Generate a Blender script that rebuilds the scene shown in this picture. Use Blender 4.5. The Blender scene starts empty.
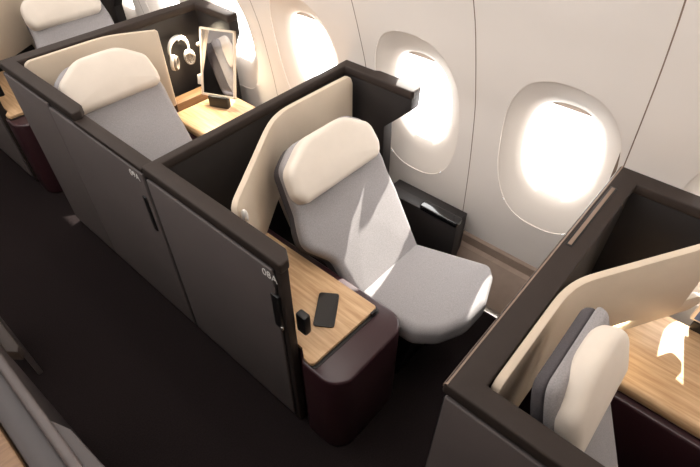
import bpy, bmesh, math, random
from mathutils import Vector, Matrix
random.seed(4)
SC = bpy.context.scene
COL = SC.collection
PI = math.pi

# ------------------------------------------------------------------ helpers
def lin(r, g, b):
    def f(v):
        v /= 255.0
        return v / 12.92 if v <= 0.04045 else ((v + 0.055) / 1.055) ** 2.4
    return (f(r), f(g), f(b), 1.0)

def mat(name, rgb, rough=0.5, metal=0.0, vary=0.06, nscale=6.0, bump=0.0, bscale=400.0, stretch=(1, 1, 1), spec=0.5, rgb2=None, coat=0.0):
    m = bpy.data.materials.new(name); m.use_nodes = True
    nt = m.node_tree; N = nt.nodes; L = nt.links
    b = N['Principled BSDF']
    tc = N.new('ShaderNodeTexCoord'); mp = N.new('ShaderNodeMapping')
    mp.inputs['Scale'].default_value = stretch
    L.new(tc.outputs['Object'], mp.inputs['Vector'])
    nz = N.new('ShaderNodeTexNoise'); nz.inputs['Scale'].default_value = nscale; nz.inputs['Detail'].default_value = 6
    L.new(mp.outputs['Vector'], nz.inputs['Vector'])
    cr = N.new('ShaderNodeValToRGB')
    c = lin(*rgb)
    if rgb2:
        c1, c2 = c, lin(*rgb2)
    else:
        c1 = tuple(max(0, x * (1 - vary)) for x in c[:3]) + (1,)
        c2 = tuple(min(1, x * (1 + vary)) for x in c[:3]) + (1,)
    cr.color_ramp.elements[0].color = c1; cr.color_ramp.elements[0].position = 0.3
    cr.color_ramp.elements[1].color = c2; cr.color_ramp.elements[1].position = 0.7
    L.new(nz.outputs['Fac'], cr.inputs['Fac']); L.new(cr.outputs['Color'], b.inputs['Base Color'])
    b.inputs['Roughness'].default_value = rough; b.inputs['Metallic'].default_value = metal
    b.inputs['Specular IOR Level'].default_value = spec
    b.inputs['Coat Weight'].default_value = coat
    if bump:
        n2 = N.new('ShaderNodeTexNoise'); n2.inputs['Scale'].default_value = bscale; n2.inputs['Detail'].default_value = 3
        L.new(mp.outputs['Vector'], n2.inputs['Vector'])
        bp = N.new('ShaderNodeBump'); bp.inputs['Strength'].default_value = bump; bp.inputs['Distance'].default_value = 0.002
        L.new(n2.outputs['Fac'], bp.inputs['Height']); L.new(bp.outputs['Normal'], b.inputs['Normal'])
    return m

M = {}
M['panel'] = mat('warm_grey_panel', (96, 88, 86), 0.6, vary=0.04, nscale=3, bump=0.15, bscale=900)
M['edge'] = mat('light_bronze_edge', (128, 108, 94), 0.5, vary=0.05, nscale=20)
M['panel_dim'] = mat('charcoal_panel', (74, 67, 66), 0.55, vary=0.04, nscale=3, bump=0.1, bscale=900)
M['cap'] = mat('dark_bronze_trim', (50, 42, 38), 0.6, vary=0.05, nscale=20, spec=0.22)
M['dark'] = mat('black_brown_liner', (29, 24, 23), 0.6, vary=0.06)
M['black'] = mat('black_plastic', (20, 19, 19), 0.4)
M['gloss'] = mat('black_gloss', (14, 14, 16), 0.12, coat=0.4)
M['fabric'] = mat('grey_weave', (152, 148, 148), 0.95, vary=0.13, nscale=260, bump=0.5, bscale=700, spec=0.1)
M['back_shaded'] = mat('shaded_back_weave', (84, 80, 82), 0.95, vary=0.13, nscale=260, bump=0.5, bscale=700, spec=0.1)  # darker back weave, with the shade behind the seats put into its colour
M['leather'] = mat('cream_leather', (214, 203, 190), 0.55, vary=0.03, nscale=12, bump=0.1, bscale=300, spec=0.35)
M['shell'] = mat('beige_shell', (200, 184, 164), 0.5, vary=0.03, nscale=8, spec=0.35)
M['maroon'] = mat('maroon_lacquer', (52, 29, 33), 0.32, vary=0.06)
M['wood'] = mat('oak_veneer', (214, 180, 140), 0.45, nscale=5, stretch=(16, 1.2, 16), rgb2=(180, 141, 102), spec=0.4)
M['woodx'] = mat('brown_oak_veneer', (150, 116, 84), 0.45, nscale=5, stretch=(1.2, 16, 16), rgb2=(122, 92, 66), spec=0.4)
M['carpet'] = mat('dark_carpet', (33, 27, 27), 1.0, vary=0.3, nscale=160, bump=0.8, bscale=350, spec=0.05)
M['wall'] = mat('cream_sidewall', (231, 223, 216), 0.55, vary=0.012, nscale=3, spec=0.3)
M['bezel'] = mat('window_surround', (230, 221, 212), 0.5, vary=0.01, nscale=3, spec=0.3)
M['seam'] = mat('seam_gap', (130, 112, 98), 0.8)
M['dado'] = mat('taupe_dado', (150, 130, 116), 0.7, vary=0.05, nscale=30, bump=0.3, bscale=600)
M['metal'] = mat('brushed_metal', (190, 184, 176), 0.3, metal=1.0, vary=0.04)
M['silver'] = mat('satin_silver', (226, 220, 212), 0.35, metal=0.3, vary=0.04)
M['shade'] = mat('shade_grey', (150, 146, 142), 0.7)
M['white'] = mat('white_print', (225, 222, 218), 0.6, vary=0.01)
M['frame'] = mat('pale_frame', (226, 210, 190), 0.4, vary=0.02)
M['pad'] = mat('ear_pad_grey', (120, 112, 106), 0.8)
M['ceiling'] = mat('cabin_ceiling', (232, 226, 220), 0.7, vary=0.01)
M['screen'] = mat('blue_grey_screen', (96, 122, 168), 0.15, vary=0.1, coat=.5)
mm = bpy.data.materials.new('mirror_glass'); mm.use_nodes = True
b = mm.node_tree.nodes['Principled BSDF']; b.inputs['Metallic'].default_value = 1; b.inputs['Roughness'].default_value = 0.03
b.inputs['Base Color'].default_value = (.86, .86, .88, 1); M['mirror'] = mm
gm = bpy.data.materials.new('window_glass'); gm.use_nodes = True
nt = gm.node_tree; nt.nodes.clear()
o = nt.nodes.new('ShaderNodeOutputMaterial'); mx = nt.nodes.new('ShaderNodeMixShader')
tr = nt.nodes.new('ShaderNodeBsdfTransparent'); gl = nt.nodes.new('ShaderNodeBsdfGlossy'); gl.inputs['Roughness'].default_value = 0.02
mx.inputs[0].default_value = 0.06
nt.links.new(tr.outputs[0], mx.inputs[1]); nt.links.new(gl.outputs[0], mx.inputs[2]); nt.links.new(mx.outputs[0], o.inputs[0])
M['glass'] = gm
ms = bpy.data.materials.new('shade_film'); ms.use_nodes = True
nt2 = ms.node_tree; pb = nt2.nodes['Principled BSDF']; tl = nt2.nodes.new('ShaderNodeBsdfTranslucent'); mx2 = nt2.nodes.new('ShaderNodeMixShader')
pb.inputs['Base Color'].default_value = lin(168, 160, 154); pb.inputs['Roughness'].default_value = .7
tl.inputs['Color'].default_value = lin(215, 205, 196); mx2.inputs[0].default_value = .32
nt2.links.new(pb.outputs[0], mx2.inputs[1]); nt2.links.new(tl.outputs[0], mx2.inputs[2]); nt2.links.new(mx2.outputs[0], nt2.nodes['Material Output'].inputs[0])
M['shade'] = ms

def finish(name, bm, m, parent=None, bevel=0.0, segs=2, smooth=True, ang=35, loc=None):
    bmesh.ops.remove_doubles(bm, verts=bm.verts, dist=1e-5)
    if bevel:
        es = [e for e in bm.edges if len(e.link_faces) == 2 and e.calc_face_angle(0) > math.radians(30)]
        bmesh.ops.bevel(bm, geom=es, offset=bevel, segments=segs, profile=0.5, affect='EDGES', clamp_overlap=True)
    bmesh.ops.recalc_face_normals(bm, faces=bm.faces)
    me = bpy.data.meshes.new(name)
    if loc is not None:
        bmesh.ops.translate(bm, verts=bm.verts, vec=-Vector(loc))
    bm.to_mesh(me); bm.free()
    if smooth:
        me.polygons.foreach_set('use_smooth', [True] * len(me.polygons))
        me.set_sharp_from_angle(angle=math.radians(ang))
    me.materials.append(m)
    ob = bpy.data.objects.new(name, me); COL.objects.link(ob)
    if loc is not None: ob.location = loc
    if parent:
        ob.parent = parent
        # parents are Empties without rotation: keep world placement
        ob.location = Vector(ob.location) - world_loc(parent)
    return ob

def world_loc(o):
    v = Vector((0, 0, 0))
    while o: v += Vector(o.location); o = o.parent
    return v

def thing(name, label, cat, loc=(0, 0, 0), group=None):
    o = bpy.data.objects.new(name, None); COL.objects.link(o); o.location = loc
    o.empty_display_size = 0.1
    o['label'] = label; o['category'] = cat
    if group: o['group'] = group
    return o

def tag(o, label, cat, group=None):
    o['label'] = label; o['category'] = cat
    if group: o['group'] = group
    return o

def struct(o): o['kind'] = 'structure'; return o

def box(bm, x0, x1, y0, y1, z0, z1):
    vs = [bm.verts.new((x, y, z)) for x in (x0, x1) for y in (y0, y1) for z in (z0, z1)]
    for f in ((0, 1, 3, 2), (4, 6, 7, 5), (0, 4, 5, 1), (2, 3, 7, 6), (0, 2, 6, 4), (1, 5, 7, 3)):
        bm.faces.new([vs[i] for i in f])

def prism(bm, pts, a0, a1, axis='z'):
    """pts: 2-D polygon in the remaining axes (z: x,y ; x: y,z ; y: x,z)."""
    def v(p, a):
        if axis == 'z': return (p[0], p[1], a)
        if axis == 'x': return (a, p[0], p[1])
        return (p[0], a, p[1])
    lo = [bm.verts.new(v(p, a0)) for p in pts]; hi = [bm.verts.new(v(p, a1)) for p in pts]
    n = len(pts)
    bm.faces.new(lo); bm.faces.new(hi[::-1])
    for i in range(n): bm.faces.new((lo[i], hi[i], hi[(i + 1) % n], lo[(i + 1) % n]))

def round_poly(pts, radii, seg=6, maxlen=None):
    n = len(pts); out = []
    if not hasattr(radii, '__len__'): radii = [radii] * n
    for i in range(n):
        p = Vector(pts[i]); a = Vector(pts[i - 1]); c = Vector(pts[(i + 1) % n]); r = radii[i]
        if r <= 0: out.append(p); continue
        u = (a - p); w = (c - p); lu, lw = u.length, w.length; u /= lu; w /= lw
        th = u.angle(w); d = min(r / math.tan(th / 2), lu * 0.49, lw * 0.49); r2 = d * math.tan(th / 2)
        cen = p + (u + w).normalized() * (r2 / math.sin(th / 2))
        s = p + u * d - cen; e = p + w * d - cen
        tot = s.angle(e); sg = 1 if s.x * e.y - s.y * e.x > 0 else -1
        for k in range(seg + 1):
            q = sg * tot * k / seg
            out.append(cen + Vector((s.x * math.cos(q) - s.y * math.sin(q), s.x * math.sin(q) + s.y * math.cos(q))))
    if maxlen:
        res = []
        for i in range(len(out)):
            a, c = out[i], out[(i + 1) % len(out)]
            k = max(1, int(math.ceil((c - a).length / maxlen)))
            for j in range(k): res.append(a.lerp(c, j / k))
        out = res
    return out

def pillow(bm, outline, fr, t, r, dome=0.0, rb=None):
    """closed cushion: outline (2-D, dense) swept along w with rounded edges; fr(u,v,w)->Vector"""
    P = [Vector(p) for p in outline]; n = len(P)
    area = sum(P[i].x * P[(i + 1) % n].y - P[(i + 1) % n].x * P[i].y for i in range(n))
    if area < 0: P.reverse()
    rb = r if rb is None else rb
    cen = sum(P, Vector((0, 0))) / n
    nin = []
    for i in range(n):
        d = (P[(i + 1) % n] - P[i - 1]).normalized(); nin.append(Vector((-d.y, d.x)))
    rings = []
    K = 6
    for k in range(K + 1):
        a = k / K * PI / 2; rings.append(([P[i] + nin[i] * rb * (1 - math.sin(a)) for i in range(n)], rb * (1 - math.cos(a))))
    for k in range(K + 1):
        a = k / K * PI / 2; rings.append(([P[i] + nin[i] * r * (1 - math.cos(a)) for i in range(n)], t - r + r * math.sin(a)))
    last = rings[-1][0]; first = rings[0][0]
    for f in (.96, .92, .87, .82, .76, .7, .63, .56, .48, .4, .32, .24, .16, .08): rings.append(([cen + (p - cen) * f for p in last], t + dome * (1 - f * f)))
    bmr = []
    for pts, w in rings: bmr.append([bm.verts.new(fr(p.x, p.y, w)) for p in pts])
    for a, c in zip(bmr, bmr[1:]):
        for i in range(n):
            j = (i + 1) % n; bm.faces.new((a[i], a[j], c[j], c[i]))
    top = bm.verts.new(fr(cen.x, cen.y, t + dome)); bot = bm.verts.new(fr(cen.x, cen.y, 0))
    for i in range(n):
        j = (i + 1) % n
        bm.faces.new((bmr[-1][i], bmr[-1][j], top)); bm.faces.new((bmr[0][j], bmr[0][i], bot))

def tube(bm, path, r, seg=10, closed=False):
    n = len(path); rings = []
    rr = r if hasattr(r, '__len__') else [r] * n
    up = Vector((0.123, 0.31, 0.94)).normalized()
    for i in range(n):
        p = Vector(path[i]); a = Vector(path[max(i - 1, 0)]); c = Vector(path[min(i + 1, n - 1)])
        d = (c - a).normalized(); s = d.cross(up).normalized(); q = s.cross(d)
        rings.append([bm.verts.new(p + (s * math.cos(2 * PI * k / seg) + q * math.sin(2 * PI * k / seg)) * rr[i]) for k in range(seg)])
    for a, c in zip(rings, rings[1:]):
        for k in range(seg): bm.faces.new((a[k], a[(k + 1) % seg], c[(k + 1) % seg], c[k]))
    bm.faces.new(rings[0][::-1]); bm.faces.new(rings[-1])

def sheet(bm, plan, bot, top, th):
    """upright curved board: plan polyline (x,y), bottom / top heights per point, thickness th"""
    n = len(plan); P = [Vector(p) for p in plan]
    nn = []
    for i in range(n):
        d = (P[min(i + 1, n - 1)] - P[max(i - 1, 0)]).normalized(); nn.append(Vector((-d.y, d.x)))
    V = []
    for i in range(n):
        a = P[i] + nn[i] * th / 2; c = P[i] - nn[i] * th / 2
        V.append([bm.verts.new((a.x, a.y, bot[i])), bm.verts.new((a.x, a.y, top[i])), bm.verts.new((c.x, c.y, top[i])), bm.verts.new((c.x, c.y, bot[i]))])
    for a, c in zip(V, V[1:]):
        for k in range(4): bm.faces.new((a[k], a[(k + 1) % 4], c[(k + 1) % 4], c[k]))
    bm.faces.new(V[0][::-1]); bm.faces.new(V[-1])

def text_mesh(body, name, m, parent, height, origin, right, up):
    cu = bpy.data.curves.new(name, 'FONT'); cu.body = body; cu.size = height / 0.69; cu.extrude = 0.0006
    tmp = bpy.data.objects.new('tmp_text', cu); COL.objects.link(tmp)
    dg = bpy.context.evaluated_depsgraph_get(); dg.update()
    me = bpy.data.meshes.new_from_object(tmp.evaluated_get(dg))
    bpy.data.objects.remove(tmp); bpy.data.curves.remove(cu)
    me.name = name
    r, u = Vector(right), Vector(up); nrm = r.cross(u)
    mtx = Matrix(((r.x, u.x, nrm.x, origin[0]), (r.y, u.y, nrm.y, origin[1]), (r.z, u.z, nrm.z, origin[2]), (0, 0, 0, 1)))
    me.transform(mtx); me.materials.clear(); me.materials.append(m)
    ob = bpy.data.objects.new(name, me); COL.objects.link(ob)
    ob.parent = parent; ob.location = -world_loc(parent)
    return ob

# ------------------------------------------------------------------ camera (vanishing-point solve)
X = Vector((600.0, -471.5)); Y = Vector((-780.0, -473.5))
F = math.sqrt(-X.dot(Y))
wx = Vector((X.x, X.y, F)).normalized(); wy = Vector((Y.x, Y.y, F)).normalized(); wz = wx.cross(wy)
if wz.y > 0: wz = -wz
right = Vector((wx.x, wy.x, wz.x)); down = Vector((wx.y, wy.y, wz.y)); fwd = Vector((wx.z, wy.z, wz.z))
cd = bpy.data.cameras.new('camera'); cam = bpy.data.objects.new('camera', cd); COL.objects.link(cam)
mw = Matrix((( right.x, -down.x, -fwd.x, -0.61787), (right.y, -down.y, -fwd.y, 0.0), (right.z, -down.z, -fwd.z, 2.145), (0, 0, 0, 1)))
cam.matrix_world = mw
cd.sensor_width = 36.0; cd.lens = 36.0 * F / 700.0; cd.clip_start = 0.02
SC.camera = cam

# ------------------------------------------------------------------ cabin shell
PROF = [(1.305, .25), (1.298, .35), (1.285, .5), (1.262, .7), (1.235, .87), (1.2, 1.05), (1.155, 1.2), (1.115, 1.32), (1.075, 1.43), (1.03, 1.53),
        (.95, 1.68), (.84, 1.84), (.68, 2.02), (.48, 2.18), (.2, 2.32)]
SL = [0.0]
for a, c in zip(PROF, PROF[1:]): SL.append(SL[-1] + (Vector(a) - Vector(c)).length)
def prof(s):
    """smooth point + outward normal on the sidewall at arc length s"""
    def raw(q):
        q = min(max(q, 0), SL[-1] - 1e-6)
        for i in range(len(SL) - 1):
            if q <= SL[i + 1]:
                f = (q - SL[i]) / (SL[i + 1] - SL[i]); break
        g = lambda k: Vector(PROF[min(max(k, 0), len(PROF) - 1)])
        p0, p1, p2, p3 = g(i - 1), g(i), g(i + 1), g(i + 2)
        return 0.5 * ((2 * p1) + (p2 - p0) * f + (2 * p0 - 5 * p1 + 4 * p2 - p3) * f * f + (3 * p1 - p0 - 3 * p2 + p3) * f ** 3)
    p = raw(s); d = (raw(s + .02) - raw(s - .02)).normalized()
    return p, Vector((d.y, -d.x))
def s_of_z(z):
    for i in range(len(PROF) - 1):
        if PROF[i][1] <= z <= PROF[i + 1][1]:
            return SL[i] + (SL[i + 1] - SL[i]) * (z - PROF[i][1]) / (PROF[i + 1][1] - PROF[i][1])
S0, S1 = 0.0, SL[-1]
def wpt(y, s, off=0.0):
    p, n = prof(s); return Vector((p.x + n.x * off, y, p.y + n.y * off))

WIN = [-1.0, -.22, .485, 1.19, 1.925, 2.645, 3.36, 4.07, 4.78]
SEAM = [-1.5, -.62, .228, .868, 1.49, 2.285, 2.995, 3.715, 4.43, 5.2]
NA = 96
def egg(th, hw, hh, ex=2.5):
    c, s = math.cos(th), math.sin(th)
    r = (abs(c / hw) ** ex + abs(s / hh) ** ex) ** (-1 / ex)
    return r * c, r * s
SCW = s_of_z(0.925)
SCO = s_of_z(0.93)
BW, BH = 0.247, 0.405
OW, OH = 0.156, 0.245
wallbm = bmesh.new()
for wi, yc in enumerate(WIN):
    y0, y1 = SEAM[wi] + .0022, SEAM[wi + 1] - .0022
    ths = sorted([2 * PI * k / NA for k in range(NA)] + [math.atan2(b_ - SCW, a_ - yc) % (2 * PI) for a_ in (y0, y1) for b_ in (S0, S1)])
    R_ = 40; rings = [[] for _ in range(R_ + 1)]
    for th in ths:
        e = egg(th, BW, BH); a = Vector((yc + e[0], SCW + e[1]))
        c, s = math.cos(th), math.sin(th)
        ts = []
        if c > 1e-9: ts.append((y1 - yc) / c)
        if c < -1e-9: ts.append((y0 - yc) / c)
        if s > 1e-9: ts.append((S1 - SCW) / s)
        if s < -1e-9: ts.append((S0 - SCW) / s)
        t = min(x for x in ts if x > 0); o = Vector((yc + c * t, SCW + s * t))
        for k in range(R_ + 1):
            q = a.lerp(o, k / R_); rings[k].append(wallbm.verts.new(wpt(q.x, q.y)))
    n = len(ths)
    for a, c in zip(rings, rings[1:]):
        for i in range(n): wallbm.faces.new((a[i], a[(i + 1) % n], c[(i + 1) % n], c[i]))
    # window unit: surround funnel, reveal, glass, pulled-up shade
    wb = bmesh.new()
    prof_r = [(0.0, 0.0, 0.0), (0.006, .004, 0), (0.016, .004, 0), (0.06, .006, 0), (.3, .02, 0), (.6, .036, 0), (.85, .052, 0), (1.0, .07, 0), (1.0, .13, 0)]
    rr = []
    for f, off, _ in prof_r:
        ring = []
        for k in range(NA):
            th = 2 * PI * k / NA
            e0 = egg(th, BW, BH); e1 = egg(th, OW, OH)
            f2 = f ** .9
            yy = yc + e0[0] * (1 - f2) + e1[0] * f2
            ss = (SCW + e0[1]) * (1 - f2) + (SCO + e1[1]) * f2
            ring.append(wb.verts.new(wpt(yy, ss, off)))
        rr.append(ring)
    for a, c in zip(rr, rr[1:]):
        for k in range(NA): wb.faces.new((a[k], a[(k + 1) % NA], c[(k + 1) % NA], c[k]))
    w = struct(finish('window_%d' % (wi + 1), wb, M['bezel'], ang=50))
    for nm, off, mt, hw, hh in (('inner_pane', .085, 'glass', OW, OH), ('outer_pane', .125, 'glass', OW, OH)):
        gb = bmesh.new()
        ring = [gb.verts.new(wpt(yc + egg(2 * PI * k / 48, hw, hh)[0], SCO + egg(2 * PI * k / 48, hw, hh)[1], off)) for k in range(48)]
        ctr = gb.verts.new(wpt(yc, SCO, off))
        for k in range(48): gb.faces.new((ring[k], ring[(k + 1) % 48], ctr))
        finish(nm, gb, M[mt], w)
    # roller shade, slightly drawn; two rear ones lowered to block aisle-floor sun
    sb = bmesh.new()
    zsh = OH - (.20 if 3.2 < yc < 4.3 else .034)
    th0 = [2 * PI * k / 200 for k in range(200)]
    arc = [egg(t, OW, OH) for t in th0 if egg(t, OW, OH)[1] >= zsh]
    for off in (.076, .082):
        pass
    lo = [sb.verts.new(wpt(yc + p[0], SCO + p[1], .075)) for p in arc]; hi = [sb.verts.new(wpt(yc + p[0], SCO + p[1], .081)) for p in arc]
    sb.faces.new(lo); sb.faces.new(hi[::-1])
    for i in range(len(arc)): sb.faces.new((lo[i], hi[i], hi[(i + 1) % len(arc)], lo[(i + 1) % len(arc)]))
    finish('roller_shade', sb, M['shade'], w)
struct(finish('wall_right', wallbm, M['wall'], ang=60))
sb = bmesh.new()          # dark backing seen in the seams between sidewall panels
for y in SEAM:
    prev = None
    for k in range(41):
        s = S0 + (S1 - S0) * k / 40
        a, c = sb.verts.new(wpt(y - .03, s, .006)), sb.verts.new(wpt(y + .03, s, .006))
        if prev: sb.faces.new((prev[0], prev[1], c, a))
        prev = (a, c)
for o_ in [finish('trim_1', sb, M['seam'])]: struct(o_)

YA, YB = SEAM[0], SEAM[-1]
fb = bmesh.new(); box(fb, -2.9, 1.34, YA, YB, -.05, 0); struct(finish('floor', fb, M['carpet'], smooth=False))
db = bmesh.new(); prism(db, [(1.335, .262), (1.302, .262), (1.29, .25), (1.288, .20), (1.262, .19), (1.14, .022), (1.125, .0), (1.335, 0)], YA, YB, 'y')
struct(finish('baseboard_right', db, M['dado'], smooth=False))
tb = bmesh.new(); box(tb, 1.085, 1.125, YA, YB, 0, .014); struct(finish('trim_2', tb, M['metal'], bevel=.003))
cb = bmesh.new(); prism(cb, [(.22, 2.31), (.22, 2.36), (-1.6, 2.42), (-2.9, 2.36), (-2.9, 2.31), (-1.6, 2.37)], YA, YB, 'y'); struct(finish('ceiling', cb, M['ceiling'], smooth=False))
lb = bmesh.new(); box(lb, -2.95, -2.9, YA, YB, 0, 2.36); struct(finish('wall_left', lb, M['wall'], smooth=False))
eb = bmesh.new(); box(eb, -2.9, 1.5, YB, YB + .04, 0, 2.36); struct(finish('wall_rear', eb, M['wall'], smooth=False))
eb = bmesh.new(); box(eb, -2.9, 1.5, YA - .04, YA, 0, 2.36); struct(finish('wall_front', eb, M['wall'], smooth=False))

# ------------------------------------------------------------------ suites
Z0, Z1 = 1.003, 1.045      # underside and top of the bronze cap

def suite(y0, kind, label, number=None, capw=.042, wing_end=1.0, vent=False, windowcap=.43, Z1=1.045, skew=0.0):
    Z0 = Z1 - .042
    t = thing('suite_shell', label, 'seat shell', (0, y0, 0), 'suite shells along the window side')
    L = lambda pts: [(p[0] + (skew * .5 if p[0] > 1 else 0), p[1] + y0 + skew * max(0, p[0]) / 1.2) for p in pts]
    kw = skew * .95
    # aisle panel(s)
    pend = -.722 if kind == 'A' else -.49
    bm = bmesh.new(); box(bm, .012, .046, y0 + pend, y0 - .004, .005, Z0 + .004); finish('panel_core', bm, M['black'], t, bevel=.003)
    bm = bmesh.new(); box(bm, .000, .0135, y0 + pend + .002, y0 - .011, .05, Z0 - .012)
    finish('aisle_panel', bm, M['panel'], t, bevel=.005, segs=3)
    if kind == 'B':
        bm = bmesh.new(); box(bm, -.001, .0135, y0 - 1.266, y0 + pend - .005, .05, 1.002 + Z1 - 1.07)
        door = finish('sliding_door', bm, M['panel'], t, bevel=.005, segs=3)
        bm = bmesh.new(); box(bm, .012, .052, y0 - 1.276, y0 + pend - .002, .005, 1.016 + Z1 - 1.07); finish('door_core', bm, M['black'], door, bevel=.003)
        bm = bmesh.new(); box(bm, .0, .06, y0 - 1.276, y0 - .742, 1.012 + Z1 - 1.07, 1.034 + Z1 - 1.07); finish('top_rail', bm, M['cap'], door, bevel=.005)
        bm = bmesh.new(); box(bm, -.007, .004, y0 - 1.240, y0 - 1.214, .69, .875); finish('grip', bm, M['black'], door, bevel=.004)
    else:
        bm = bmesh.new(); box(bm, .0075, .046, y0 - .752, y0 - .726, .012, Z0); e = finish('end_post', bm, M['cap'], t, bevel=.006)
        bm = bmesh.new(); box(bm, -.006, .012, y0 - .738, y0 - .700, .70, .875); finish('grip', bm, M['black'], t, bevel=.005)
        bm = bmesh.new(); box(bm, -.008, .0, y0 - .742, y0 - .732, .700, .716); finish('latch_button', bm, M['metal'], t, bevel=.002)
        bm = bmesh.new(); box(bm, .046, .078, y0 - .80, y0 - .752, .66, .76); finish('latch', bm, M['black'], t, bevel=.008)
    # bronze cap: aisle, rear and window runs in one U
    cap = [(.002, 0), (.002, -.765), (.04, -.765), (.068, -.725), (.068, -capw), (1.125, -capw), (1.125, -windowcap + .01), (1.135, -windowcap), (1.195, -windowcap), (1.203, -windowcap + .01), (1.203, 0)]
    bm = bmesh.new(); prism(bm, L(cap), Z0, Z1)
    finish('top_cap', bm, M['cap'], t, bevel=.007, segs=3)
    if vent:
        bm = bmesh.new(); prism(bm, [(y0 - .011, Z1 - .003), (y0 - .010, Z1 + .0012), (y0 - .003, Z1 - .001), (y0 + .0012, Z1 - .008), (y0 + .0012, Z1 - .016), (y0 - .004, Z1 - .016)], .004, 1.2, 'x')
        finish('edge_trim', bm, M['edge'], t)
        bm = bmesh.new(); prism(bm, L([(.66, -.018), (.66, -.042), (1.05, -.042), (1.05, -.018)]), Z1 - .002, Z1 + .0015)
        v = finish('vent_slot', bm, M['black'], t, bevel=.001)
        bm = bmesh.new(); prism(bm, L([(.667, -.024), (.667, -.036), (1.043, -.036), (1.043, -.024)]), Z1 - .001, Z1 + .003)
        finish('vent_bar', bm, M['edge'], v, bevel=.001)
    bm = bmesh.new(); prism(bm, L([(.046, -capw + .004), (1.14, -capw + .004), (1.14, -.004), (.046, -.004)]), .012, Z0 + .004); finish('rear_partition', bm, M['dark'], t, bevel=.003)
    bm = bmesh.new()
    w = windowcap
    prism(bm, [(y0 + kw - .002, .3), (y0 + kw - .31, .3), (y0 + kw - .305, .80), (y0 + kw - w + .004, .945), (y0 + kw - w + .004, Z0 + .002), (y0 + kw - .002, Z0 + .002)], 1.128 + skew * .5, 1.2 + skew * .5, 'x')
    finish('window_wing', bm, M['dark'], t, bevel=.006)
    # beige wrap-around backshell
    if kind == 'A':
        key = [(1.105, -.085), (.66, -.085), (.58, -.105), (.50, -.15), (.085, -.437)]
    else:
        key = [(.075, -.10), (.47, -.10), (.55, -.115), (.61, -.15)]
        ex = .61 + (1.10 - .61) * wing_end; short = wing_end < .6; key.append((ex, -.15 - (ex - .61) * .59))
    pl = []
    for a, c in zip(key, key[1:]):
        k = max(2, int((Vector(a) - Vector(c)).length / .012))
        pl += [Vector(a).lerp(Vector(c), i / k) for i in range(k)]
    pl.append(Vector(key[-1]))
    for _ in range(14): pl = [pl[0]] + [(pl[i - 1] + pl[i] * 2 + pl[i + 1]) / 4 for i in range(1, len(pl) - 1)] + [pl[-1]]
    if kind == 'B' : pass
    cum = [0.0]
    for a, c in zip(pl, pl[1:]): cum.append(cum[-1] + (a - c).length)
    T = cum[-1]
    rs, re, rbm = .045, .05, .07
    if kind == 'B': re, rbm = .012, .01
    top = []; bot = []
    for s in cum:
        z = Z1 - .005
        if s < rs: z -= rs - math.sqrt(max(0, rs * rs - (rs - s) ** 2))
        d = T - s
        if d < re: z -= re - math.sqrt(max(0, re * re - (re - d) ** 2))
        zb = .30 + (.30 if kind == 'B' and wing_end < .6 else .36) * min(1, max(0, (s / T - .42) / .1))
        if d < rbm: zb += rbm - math.sqrt(max(0, rbm * rbm - (rbm - d) ** 2))
        top.append(z); bot.append(zb)
    bm = bmesh.new(); sheet(bm, [(p.x, p.y + y0) for p in pl], bot, top, .024)
    bs = finish('backshell', bm, M['shell'], t, bevel=.004, ang=40)
    if kind == 'B' and not short:
        e0 = Vector(key[-1]); dd = (e0 - Vector(key[-2])).normalized()
        tp = [e0 + dd * (-.012 + .105 * i / 12) for i in range(13)]
        tt = [.742 - .02 * max(0, i - 8) / 4 for i in range(13)]; tb_ = [.662 + (.03 * ((i - 7) / 5) ** 2 if i > 7 else 0) for i in range(13)]
        bm = bmesh.new(); sheet(bm, [(p.x, p.y + y0) for p in tp], tb_, tt, .0235); finish('shell_tongue', bm, M['shell'], bs, bevel=.004)
    if kind == 'A':
        bm = bmesh.new(); tube(bm, [(.128, y0 - .425, .955), (.124, y0 - .44, .955), (.121, y0 - .446, .965), (.120, y0 - .448, .985), (.120, y0 - .448, 1.003), (.120, y0 - .448, 1.01)], [.008, .010, .012, .013, .010, .005])
        finish('coat_hook', bm, M['silver'], t)
    if number:
        yy = y0 - .672 if kind == 'A' else y0 - 1.168
        zz = .947 if kind == 'A' else .957
        par = t if kind == 'A' else door
        text_mesh(number, 'seat_number', M['white'], par, .03, (-.0008 if kind == 'A' else -.0018, yy, zz), (0, -1, 0), (0, 0, 1))
    return t

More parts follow.
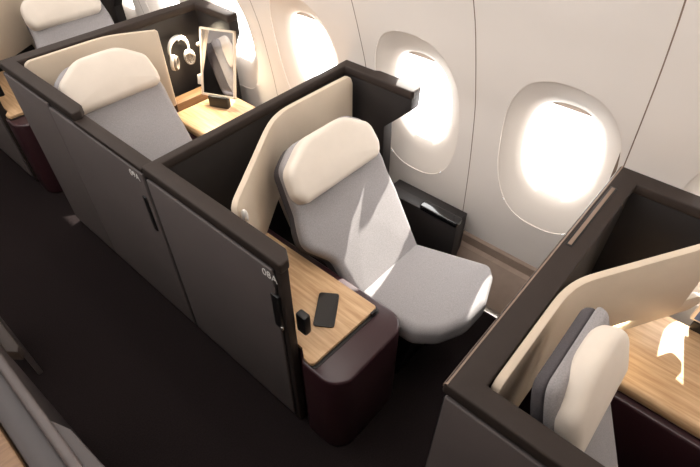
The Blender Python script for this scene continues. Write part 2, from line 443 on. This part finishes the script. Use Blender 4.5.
def seat(y0, xc, label, kind='A', dz=0.0, dy=0.0, recline=39.5, tb=.11, th_=.085, wd=.262):
    t = thing('airline_seat', label, 'seat', (xc, y0 - .75 + dy, 0), 'reclining seats in the suites')
    y0 = y0 + dy
    # cushion
    if kind == 'A':
        out = [(-.225, -.66), (.215, -.66), (.315, -1.055), (.26, -1.10), (.10, -1.155), (-.04, -1.15), (-.16, -1.09), (-.225, -1.0)]
        rad = [.02, .03, .04, .06, .10, .12, .10, .08]
    else:
        out = [(-wd + .01, -.66), (wd - .01, -.66), (wd, -1.06), (wd * .55, -1.13), (-wd * .55, -1.13), (-wd, -1.06)]
        rad = [.02, .02, .06, .15, .15, .06]
    o = round_poly(out, rad, 6, .03)
    def fr(u, v, w):
        z = .315 + dz + w + .03 * (-.66 - v) / .45
        # underside tapers towards the nose
        return Vector((xc + u, y0 + v, z))
    bm = bmesh.new(); pillow(bm, o, fr, .135, .04, .006, rb=.06)
    finish('seat_cushion', bm, M['fabric'], t, ang=60)
    bm = bmesh.new(); prism(bm, [(y0 - .40, .0), (y0 - .93, .0), (y0 - .99, .33 + dz), (y0 - .60, .33 + dz)], xc - min(.19, wd - .03), xc + min(.19, wd - .03), 'x')
    finish('seat_base', bm, M['black'], t, bevel=.01)
    # backrest
    th = math.radians(recline)
    V = Vector((0, math.sin(th), math.cos(th))); W = Vector((0, -math.cos(th), math.sin(th)))
    base = Vector((xc, y0 - .715, .435 + dz)) - W * (tb - .01)
    def fb(u, v, w):
        vv = v
        q = base + Vector((u, 0, 0)) + V * vv + W * w
        # upper part straightens up
        if v > .40:
            k = v - .40; q.z += k * .10; q.y -= k * .12
        return q
    hw = .268 if kind == 'A' else wd
    q = 0
    lo_ = -min(.225, wd - .01)
    out = [(lo_, -.04), (.215 if kind == 'A' else wd - .02, -.04), (q + hw, .30), (q + hw + .01, .46), (q + hw - .015, .66), (q + .16, .72), (q - .16, .72), (q - hw + .015, .66), (q - hw - .01, .46), (q - hw - (.054 if kind == 'A' else 0), .325), (-min(.228, xc - .075), .205)]
    o = round_poly(out, [.02, .02, .1, .1, .07, .12, .12, .07, .1, .08, .08], 5, .03)
    bm = bmesh.new(); pillow(bm, o, lambda u, v, w: fb(u, v, w + tb * .42), tb * .58, .03, .006, rb=.012)
    finish('backrest', bm, M['fabric'], t, ang=60)
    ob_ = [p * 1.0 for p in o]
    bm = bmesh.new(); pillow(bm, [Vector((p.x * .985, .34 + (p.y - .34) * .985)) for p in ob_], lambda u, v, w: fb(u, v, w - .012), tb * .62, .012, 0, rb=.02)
    finish('shaded_back_cover', bm, M['back_shaded'], t, ang=60)  # rear layer of back fabric, darkened for the shade there
    # headrest
    def fh(u, v, w):
        q = fb(u, v, w); return q
    hw = .262 if kind == 'A' else wd - .01
    q = -.022 if kind == 'A' else 0
    eb_ = .025 if kind == 'A' else .004
    out = [(q - hw + eb_, .487), (q + hw - eb_, .487), (q + hw, .54), (q + hw - .012, .64), (q + hw * .45, .722), (q - hw * .45, .722), (q - hw + .012, .64), (q - hw, .54)]
    o = round_poly(out, [.05, .05, .06, .07, .16, .16, .07, .06], 6, .03)
    bm = bmesh.new(); pillow(bm, o, lambda u, v, w: fh(u, v, w + tb - .022), th_, .032, .008, rb=.02)
    finish('headrest', bm, M['leather'], t, ang=60)
    return t

def console_a(y0, label):
    t = thing('side_console', label, 'console', (.22, y0 - .6, 0), 'side consoles beside the seats')
    o = round_poly([(.05, y0 - .1), (.05, y0 - .76), (.012, y0 - .80), (.012, y0 - .985), (.43, y0 - .985), (.43, y0 - .1)], [0, 0, 0, .11, .09, 0], 8)
    bm = bmesh.new(); prism(bm, [(p.x, p.y) for p in o], .0, .53); finish('console_body', bm, M['maroon'], t, bevel=.012, segs=3)
    o = round_poly([(.06, y0 - .16), (.052, y0 - .765), (.025, y0 - .80), (.02, y0 - .845), (.388, y0 - .855), (.388, y0 - .16)], [.01, .01, .01, .03, .015, .01], 5)
    bm = bmesh.new(); prism(bm, [(p.x, p.y) for p in o], .533, .552); finish('wood_top', bm, M['wood'], t, bevel=.003)
    o = round_poly([(.052, y0 - .17), (.052, y0 - .76), (.03, y0 - .80), (.02, y0 - .858), (.395, y0 - .868), (.395, y0 - .17)], .015, 4)
    bm = bmesh.new(); prism(bm, [(p.x, p.y) for p in o], .5295, .5335); finish('shadow_gap', bm, M['black'], t)
    bm = bmesh.new(); box(bm, .345, .375, y0 - .864, y0 - .852, .532, .552); finish('push_latch', bm, M['black'], t, bevel=.003)
    return t

def console_b(y0, label):
    t = thing('side_console', label, 'console', (.92, y0 - .6, 0), 'side consoles beside the seats')
    bm = bmesh.new(); box(bm, .668, 1.12, y0 - 1.2, y0 - .10, 0, .497); finish('console_body', bm, M['maroon'], t, bevel=.012, segs=3)
    o = round_poly([(.695, y0 - .225), (.695, y0 - 1.19), (1.125, y0 - 1.19), (1.125, y0 - .225)], [.03, .03, .02, .02], 5)
    bm = bmesh.new(); prism(bm, [(p.x, p.y) for p in o], .495, .555); finish('wood_top', bm, M['wood'], t, bevel=.02, segs=4)
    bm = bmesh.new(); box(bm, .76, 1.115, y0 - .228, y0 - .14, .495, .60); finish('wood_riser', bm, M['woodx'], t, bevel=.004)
    return t

def armrest(y0, label):
    t = thing('armrest', label, 'armrest', (1.12, y0 - .65, 0), 'window-side armrests')
    bm = bmesh.new(); box(bm, 1.09, 1.16, y0 - .80, y0 - .36, .04, .462); finish('armrest_body', bm, M['dark'], t, bevel=.006)
    bm = bmesh.new(); o = round_poly([(1.082, y0 - .80), (1.14, y0 - .80), (1.14, y0 - .575), (1.082, y0 - .575)], .012, 4)
    prism(bm, [(p.x, p.y) for p in o], .460, .492); finish('arm_pad', bm, M['gloss'], t, bevel=.006, segs=3)
    bm = bmesh.new(); prism(bm, [(y0 - .317, .10), (y0 - .765, .10), (y0 - .765, .425), (y0 - .317, .425)], 1.165, 1.262, 'x'); finish('wall_fairing', bm, M['dark'], t, bevel=.004)
    return t

Y08, Y09, Y07, Y10 = 1.589, 2.868, .238, 4.215
suite(Y08, 'A', 'dark suite shell around the reclined seat in the middle, marked 08A on its aisle panel', '08A', capw=.042, skew=.034, windowcap=.46)
suite(Y09, 'B', 'dark suite shell with a closed aisle door marked 09A, behind the middle suite', '09A', capw=.075, wing_end=.30, Z1=1.07, skew=.02, windowcap=.40)
suite(Y07, 'B', 'dark suite shell in the right foreground with a slot in its wide bronze cap', None, capw=.084, wing_end=.86, vent=True, windowcap=1.0)
suite(Y10, 'A', 'dark suite shell farthest back, at the top left corner of the picture', None, capw=.042)
seat(Y08, .665, 'grey fabric seat with cream headrest and a patch of sun, whole seat in view')
seat(Y10, .755, 'grey seat with cream headrest farthest back, at the top left corner')
seat(Y09, .355, 'grey seat with wide cream headrest in the suite marked 09A', 'B', .03, .02)
seat(Y07, .278, 'grey seat in the right foreground seen from the side of its cream headrest', 'B', .0, .225, 26, .06, .075, .192)
console_a(Y08, 'maroon console with oak top holding the black phone, between aisle panel and middle seat')
console_a(Y10, 'maroon console with oak top beside the farthest seat, at the left edge')
console_b(Y09, 'sunlit oak console under the headphones in the suite marked 09A')
console_b(Y07, 'oak console with rounded edge over maroon side, at the right edge of the picture')
armrest(Y08, 'black armrest between the middle seat and the cabin wall')
armrest(Y10, 'black armrest between the farthest seat and the cabin wall')

# phone on the middle console
ph = thing('smartphone', 'black smartphone lying on the oak top of the middle console', 'phone', (.225, .86, .552))
u = Vector((.045, -.067)).normalized(); v = Vector((-.132, -.092)).normalized()
v = Vector((-.80, -.56)).normalized(); u = Vector((-v.y, v.x)) * -1
c0 = Vector((.240, .876))
def phone_poly(hw, hl, r): return [c0 + u * p.x + v * p.y for p in round_poly([(-hw, -hl), (hw, -hl), (hw, hl), (-hw, hl)], r, 5)]
bm = bmesh.new(); prism(bm, [tuple(p) for p in phone_poly(.042, .084, .012)], .5525, .5605); finish('phone_body', bm, M['black'], ph, bevel=.002)
bm = bmesh.new(); prism(bm, [tuple(p) for p in phone_poly(.039, .081, .010)], .5603, .5611); finish('phone_screen', bm, M['gloss'], ph)

# headphones hanging in the 09A suite
hp = thing('headphones', 'silver over-ear headphones hanging on the dark wall above the sunlit console', 'headphones', (.895, 2.765, .85))
hx, hy, hz = .93, 2.755, .86
bm = bmesh.new()
arc = [(hx + .068 * math.cos(a), hy, hz + .075 * math.sin(a)) for a in [math.radians(-12 + 204 * k / 24) for k in range(25)]]
tube(bm, arc, [.006 + .009 * math.sin(PI * k / 24) for k in range(25)], 12); finish('headband', bm, M['silver'], hp)
for sx, tw in ((-1, .75), (1, .95)):
    cx, cz = hx + sx * .056, hz - .062
    ax = Vector((-sx * math.cos(tw), -math.sin(abs(tw)) - .25, -.12)).normalized(); s_ = ax.cross(Vector((0, 0, 1))).normalized(); q_ = s_.cross(ax)
    o = [Vector((.036 * math.cos(2 * PI * k / 28), .05 * math.sin(2 * PI * k / 28))) for k in range(28)]
    cc = Vector((cx, hy - .008, cz)) - ax * .018
    bm = bmesh.new(); pillow(bm, o, lambda a, b_, w: cc + s_ * a + q_ * b_ + ax * w, .026, .009, .0); cup = finish('ear_cup', bm, M['silver'], hp)
    o2 = [p * .92 for p in o]
    bm = bmesh.new()
    n = 28; ringsv = []
    for f, w in ((1.0, .022), (.98, .034), (.84, .040), (.66, .036), (.6, .026)):
        ringsv.append([bm.verts.new(cc + s_ * p.x * f + q_ * p.y * f + ax * w) for p in o2])
    for a, c in zip(ringsv, ringsv[1:]):
        for i in range(n): bm.faces.new((a[i], a[(i + 1) % n], c[(i + 1) % n], c[i]))
    bm.faces.new(ringsv[-1]); bm.faces.new(ringsv[0][::-1])
    finish('ear_pad', bm, M['pad'], cup)
    bm = bmesh.new(); tube(bm, [(hx + sx * .067, hy, hz - .012), (hx + sx * .068, hy, hz - .03), (hx + sx * .064, hy - .002, hz - .05)], .0055, 8); finish('yoke', bm, M['silver'], hp)
hk = bmesh.new(); tube(hk, [(hx, 2.792, hz + .06), (hx, 2.75, hz + .06), (hx, 2.735, hz + .067)], .008, 10)
tag(finish('wall_peg', hk, M['black'], None, loc=(hx, 2.79, hz + .06)), 'short dark peg on the dark wall carrying the headphones', 'peg')

# tilted vanity mirror standing open on the console of the 09A suite
def bar(bm, o, h, v, n, a0, a1, b0, b1, c0, c1):
    vs = [bm.verts.new(o + h * a + v * b_ + n * c) for a in (a0, a1) for b_ in (b0, b1) for c in (c0, c1)]
    for f in ((0, 1, 3, 2), (4, 6, 7, 5), (0, 4, 5, 1), (2, 3, 7, 6), (0, 2, 6, 4), (1, 5, 7, 3)): bm.faces.new([vs[i] for i in f])
mh = Vector((.407, -.914, 0)); mn = Vector((-.869, -.387, .309)).normalized(); mv = mn.cross(mh).normalized()
if mv.z < 0: mv = -mv
HM, LM = .395, .232
mo = Vector((1.033, 2.641, 1.0)) - mv * HM
t = thing('vanity_mirror', 'tall pale-framed vanity mirror standing tilted open beside the headphones', 'mirror', (mo.x, mo.y, .556))
bm = bmesh.new(); fw_ = .011
for q in ((0, LM, 0, fw_), (0, LM, HM - fw_, HM), (0, fw_, 0, HM), (LM - fw_, LM, 0, HM)): bar(bm, mo, mh, mv, mn, q[0], q[1], q[2], q[3], -.014, .006)
finish('frame', bm, M['frame'], t)
bm = bmesh.new(); bar(bm, mo, mh, mv, mn, .006, LM - .006, .006, HM - .006, -.010, .0); finish('mirror_glass', bm, M['mirror'], t, smooth=False)
bm = bmesh.new(); bar(bm, mo, mh, mv, mn, -.022, .0, .06, .12, -.02, .012); finish('hinge', bm, M['silver'], t, bevel=.004)
bm = bmesh.new(); bmesh.ops.create_icosphere(bm, subdivisions=2, radius=.013, matrix=Matrix.Translation(mo - mh * .012 + mv * (HM - .10))); finish('catch_knob', bm, M['silver'], t)
bm = bmesh.new(); bar(bm, mo, mh, Vector((0, 0, 1)), Vector((mn.x, mn.y, 0)), .05, LM - .05, .557 - mo.z, .006, -.02, .02); finish('foot', bm, M['black'], t, bevel=.003)

# small screen at the end of the right-hand console
t = thing('control_screen', 'small pale-framed screen above the oak console at the right edge', 'screen', (1.10, -.30, .556))
bm = bmesh.new(); box(bm, 1.098, 1.124, -.53, -.24, .556, .60); finish('bracket', bm, M['black'], t, bevel=.003)
bm = bmesh.new(); box(bm, 1.104, 1.122, -.55, -.222, .60, .80); finish('frame', bm, M['silver'], t, bevel=.004)
bm = bmesh.new(); box(bm, 1.101, 1.106, -.538, -.234, .612, .788); finish('display', bm, M['screen'], t, smooth=False)

# centre suites across the aisle (left edge of the picture)
t = thing('centre_suite_wall', 'short tip of a dark capped suite wall across the aisle, at the left edge above the corner', 'suite wall', (-.66, 1.7, 0))
bm = bmesh.new(); box(bm, -.664, -.641, 1.95, 2.3, 0, Z0 + .002); finish('wall_panel', bm, M['panel'], t, bevel=.006)
bm = bmesh.new(); prism(bm, [(-.668, 1.135), (-.648, 1.11), (-.637, 1.13), (-.637, 2.3), (-.668, 2.3)], Z0, Z1); finish('top_cap', bm, M['cap'], t, bevel=.006)
t = thing('centre_suite_door', 'grey suite door across the aisle, filling the bottom left corner', 'suite wall', (-.70, .7, 0))
bm = bmesh.new(); prism(bm, [(-.684, 1.55), (-.690, 1.00), (-.66, .92), (-.645, .66), (-.64, .2), (-.705, .2), (-.705, 1.55)], 0, .90); finish('door_panel', bm, M['panel_dim'], t, bevel=.006)
bm = bmesh.new(); prism(bm, [(-.684, 1.55), (-.684, .2), (-.71, .2), (-.71, 1.55)], .898, .93); finish('top_rail', bm, M['panel'], t, bevel=.010, segs=4)
bm = bmesh.new(); box(bm, -.775, -.708, .2, 1.55, .3, .90); finish('inner_ledge', bm, M['panel_dim'], t, bevel=.01)
t = thing('centre_console', 'tan console top at the very edge of the bottom left corner', 'console', (-1.05, .8, 0))
bm = bmesh.new(); box(bm, -1.25, -.785, .2, 1.55, 0, .838); finish('console_body', bm, M['dark'], t, bevel=.01)
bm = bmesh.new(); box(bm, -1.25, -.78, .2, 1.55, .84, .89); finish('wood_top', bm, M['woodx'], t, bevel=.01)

# ------------------------------------------------------------------ light
w = bpy.data.worlds.new('daylight'); SC.world = w; w.use_nodes = True
bg = w.node_tree.nodes['Background']; bg.inputs[0].default_value = (1.0, .98, .96, 1); bg.inputs[1].default_value = 11.0
def area(name, loc, sx, sy, power, color=(1, .95, .9), rot=(0, 0, 0)):
    l = bpy.data.lights.new(name, 'AREA'); l.shape = 'RECTANGLE'; l.size = sx; l.size_y = sy; l.energy = power; l.color = color
    o = bpy.data.objects.new(name, l); COL.objects.link(o); o.location = loc; o.rotation_euler = rot; return o
area('ceiling_wash_light', (-.7, 2.45, 2.30), 1.2, 4.3, 44, (1, .975, .955))
area('sidewall_wash_light', (.30, 1.7, 2.17), .2, 6.0, 43, (1, .965, .93), (0, math.radians(-62), 0))
area('console_sun_fill', (.98, 2.71, .96), .08, .08, 7.0, (1, .86, .62), (math.radians(-28), 0, 0))  # added warm fill, replaces the sun glow the mirror blocks on this console
area('console_accent_light', (.78, -.02, .72), .08, .08, .7, (1, .84, .58))
sun = bpy.data.lights.new('sun', 'SUN'); sun.energy = 21; sun.angle = math.radians(.8); sun.color = (1, .95, .86)
so = bpy.data.objects.new('sun', sun); COL.objects.link(so)
d = Vector((1, .265, .745)).normalized()
so.rotation_euler = d.to_track_quat('Z', 'Y').to_euler()
so.location = (4, 1.6, 3)

SC.view_settings.view_transform = 'Standard'; SC.view_settings.look = 'None'
SC.view_settings.exposure = 0.0; SC.view_settings.gamma = 1.0; SC.view_settings.use_curve_mapping = False
SC.cycles.use_denoising = True
SC.cycles.max_bounces = 8; SC.cycles.diffuse_bounces = 5; SC.cycles.transparent_max_bounces = 12
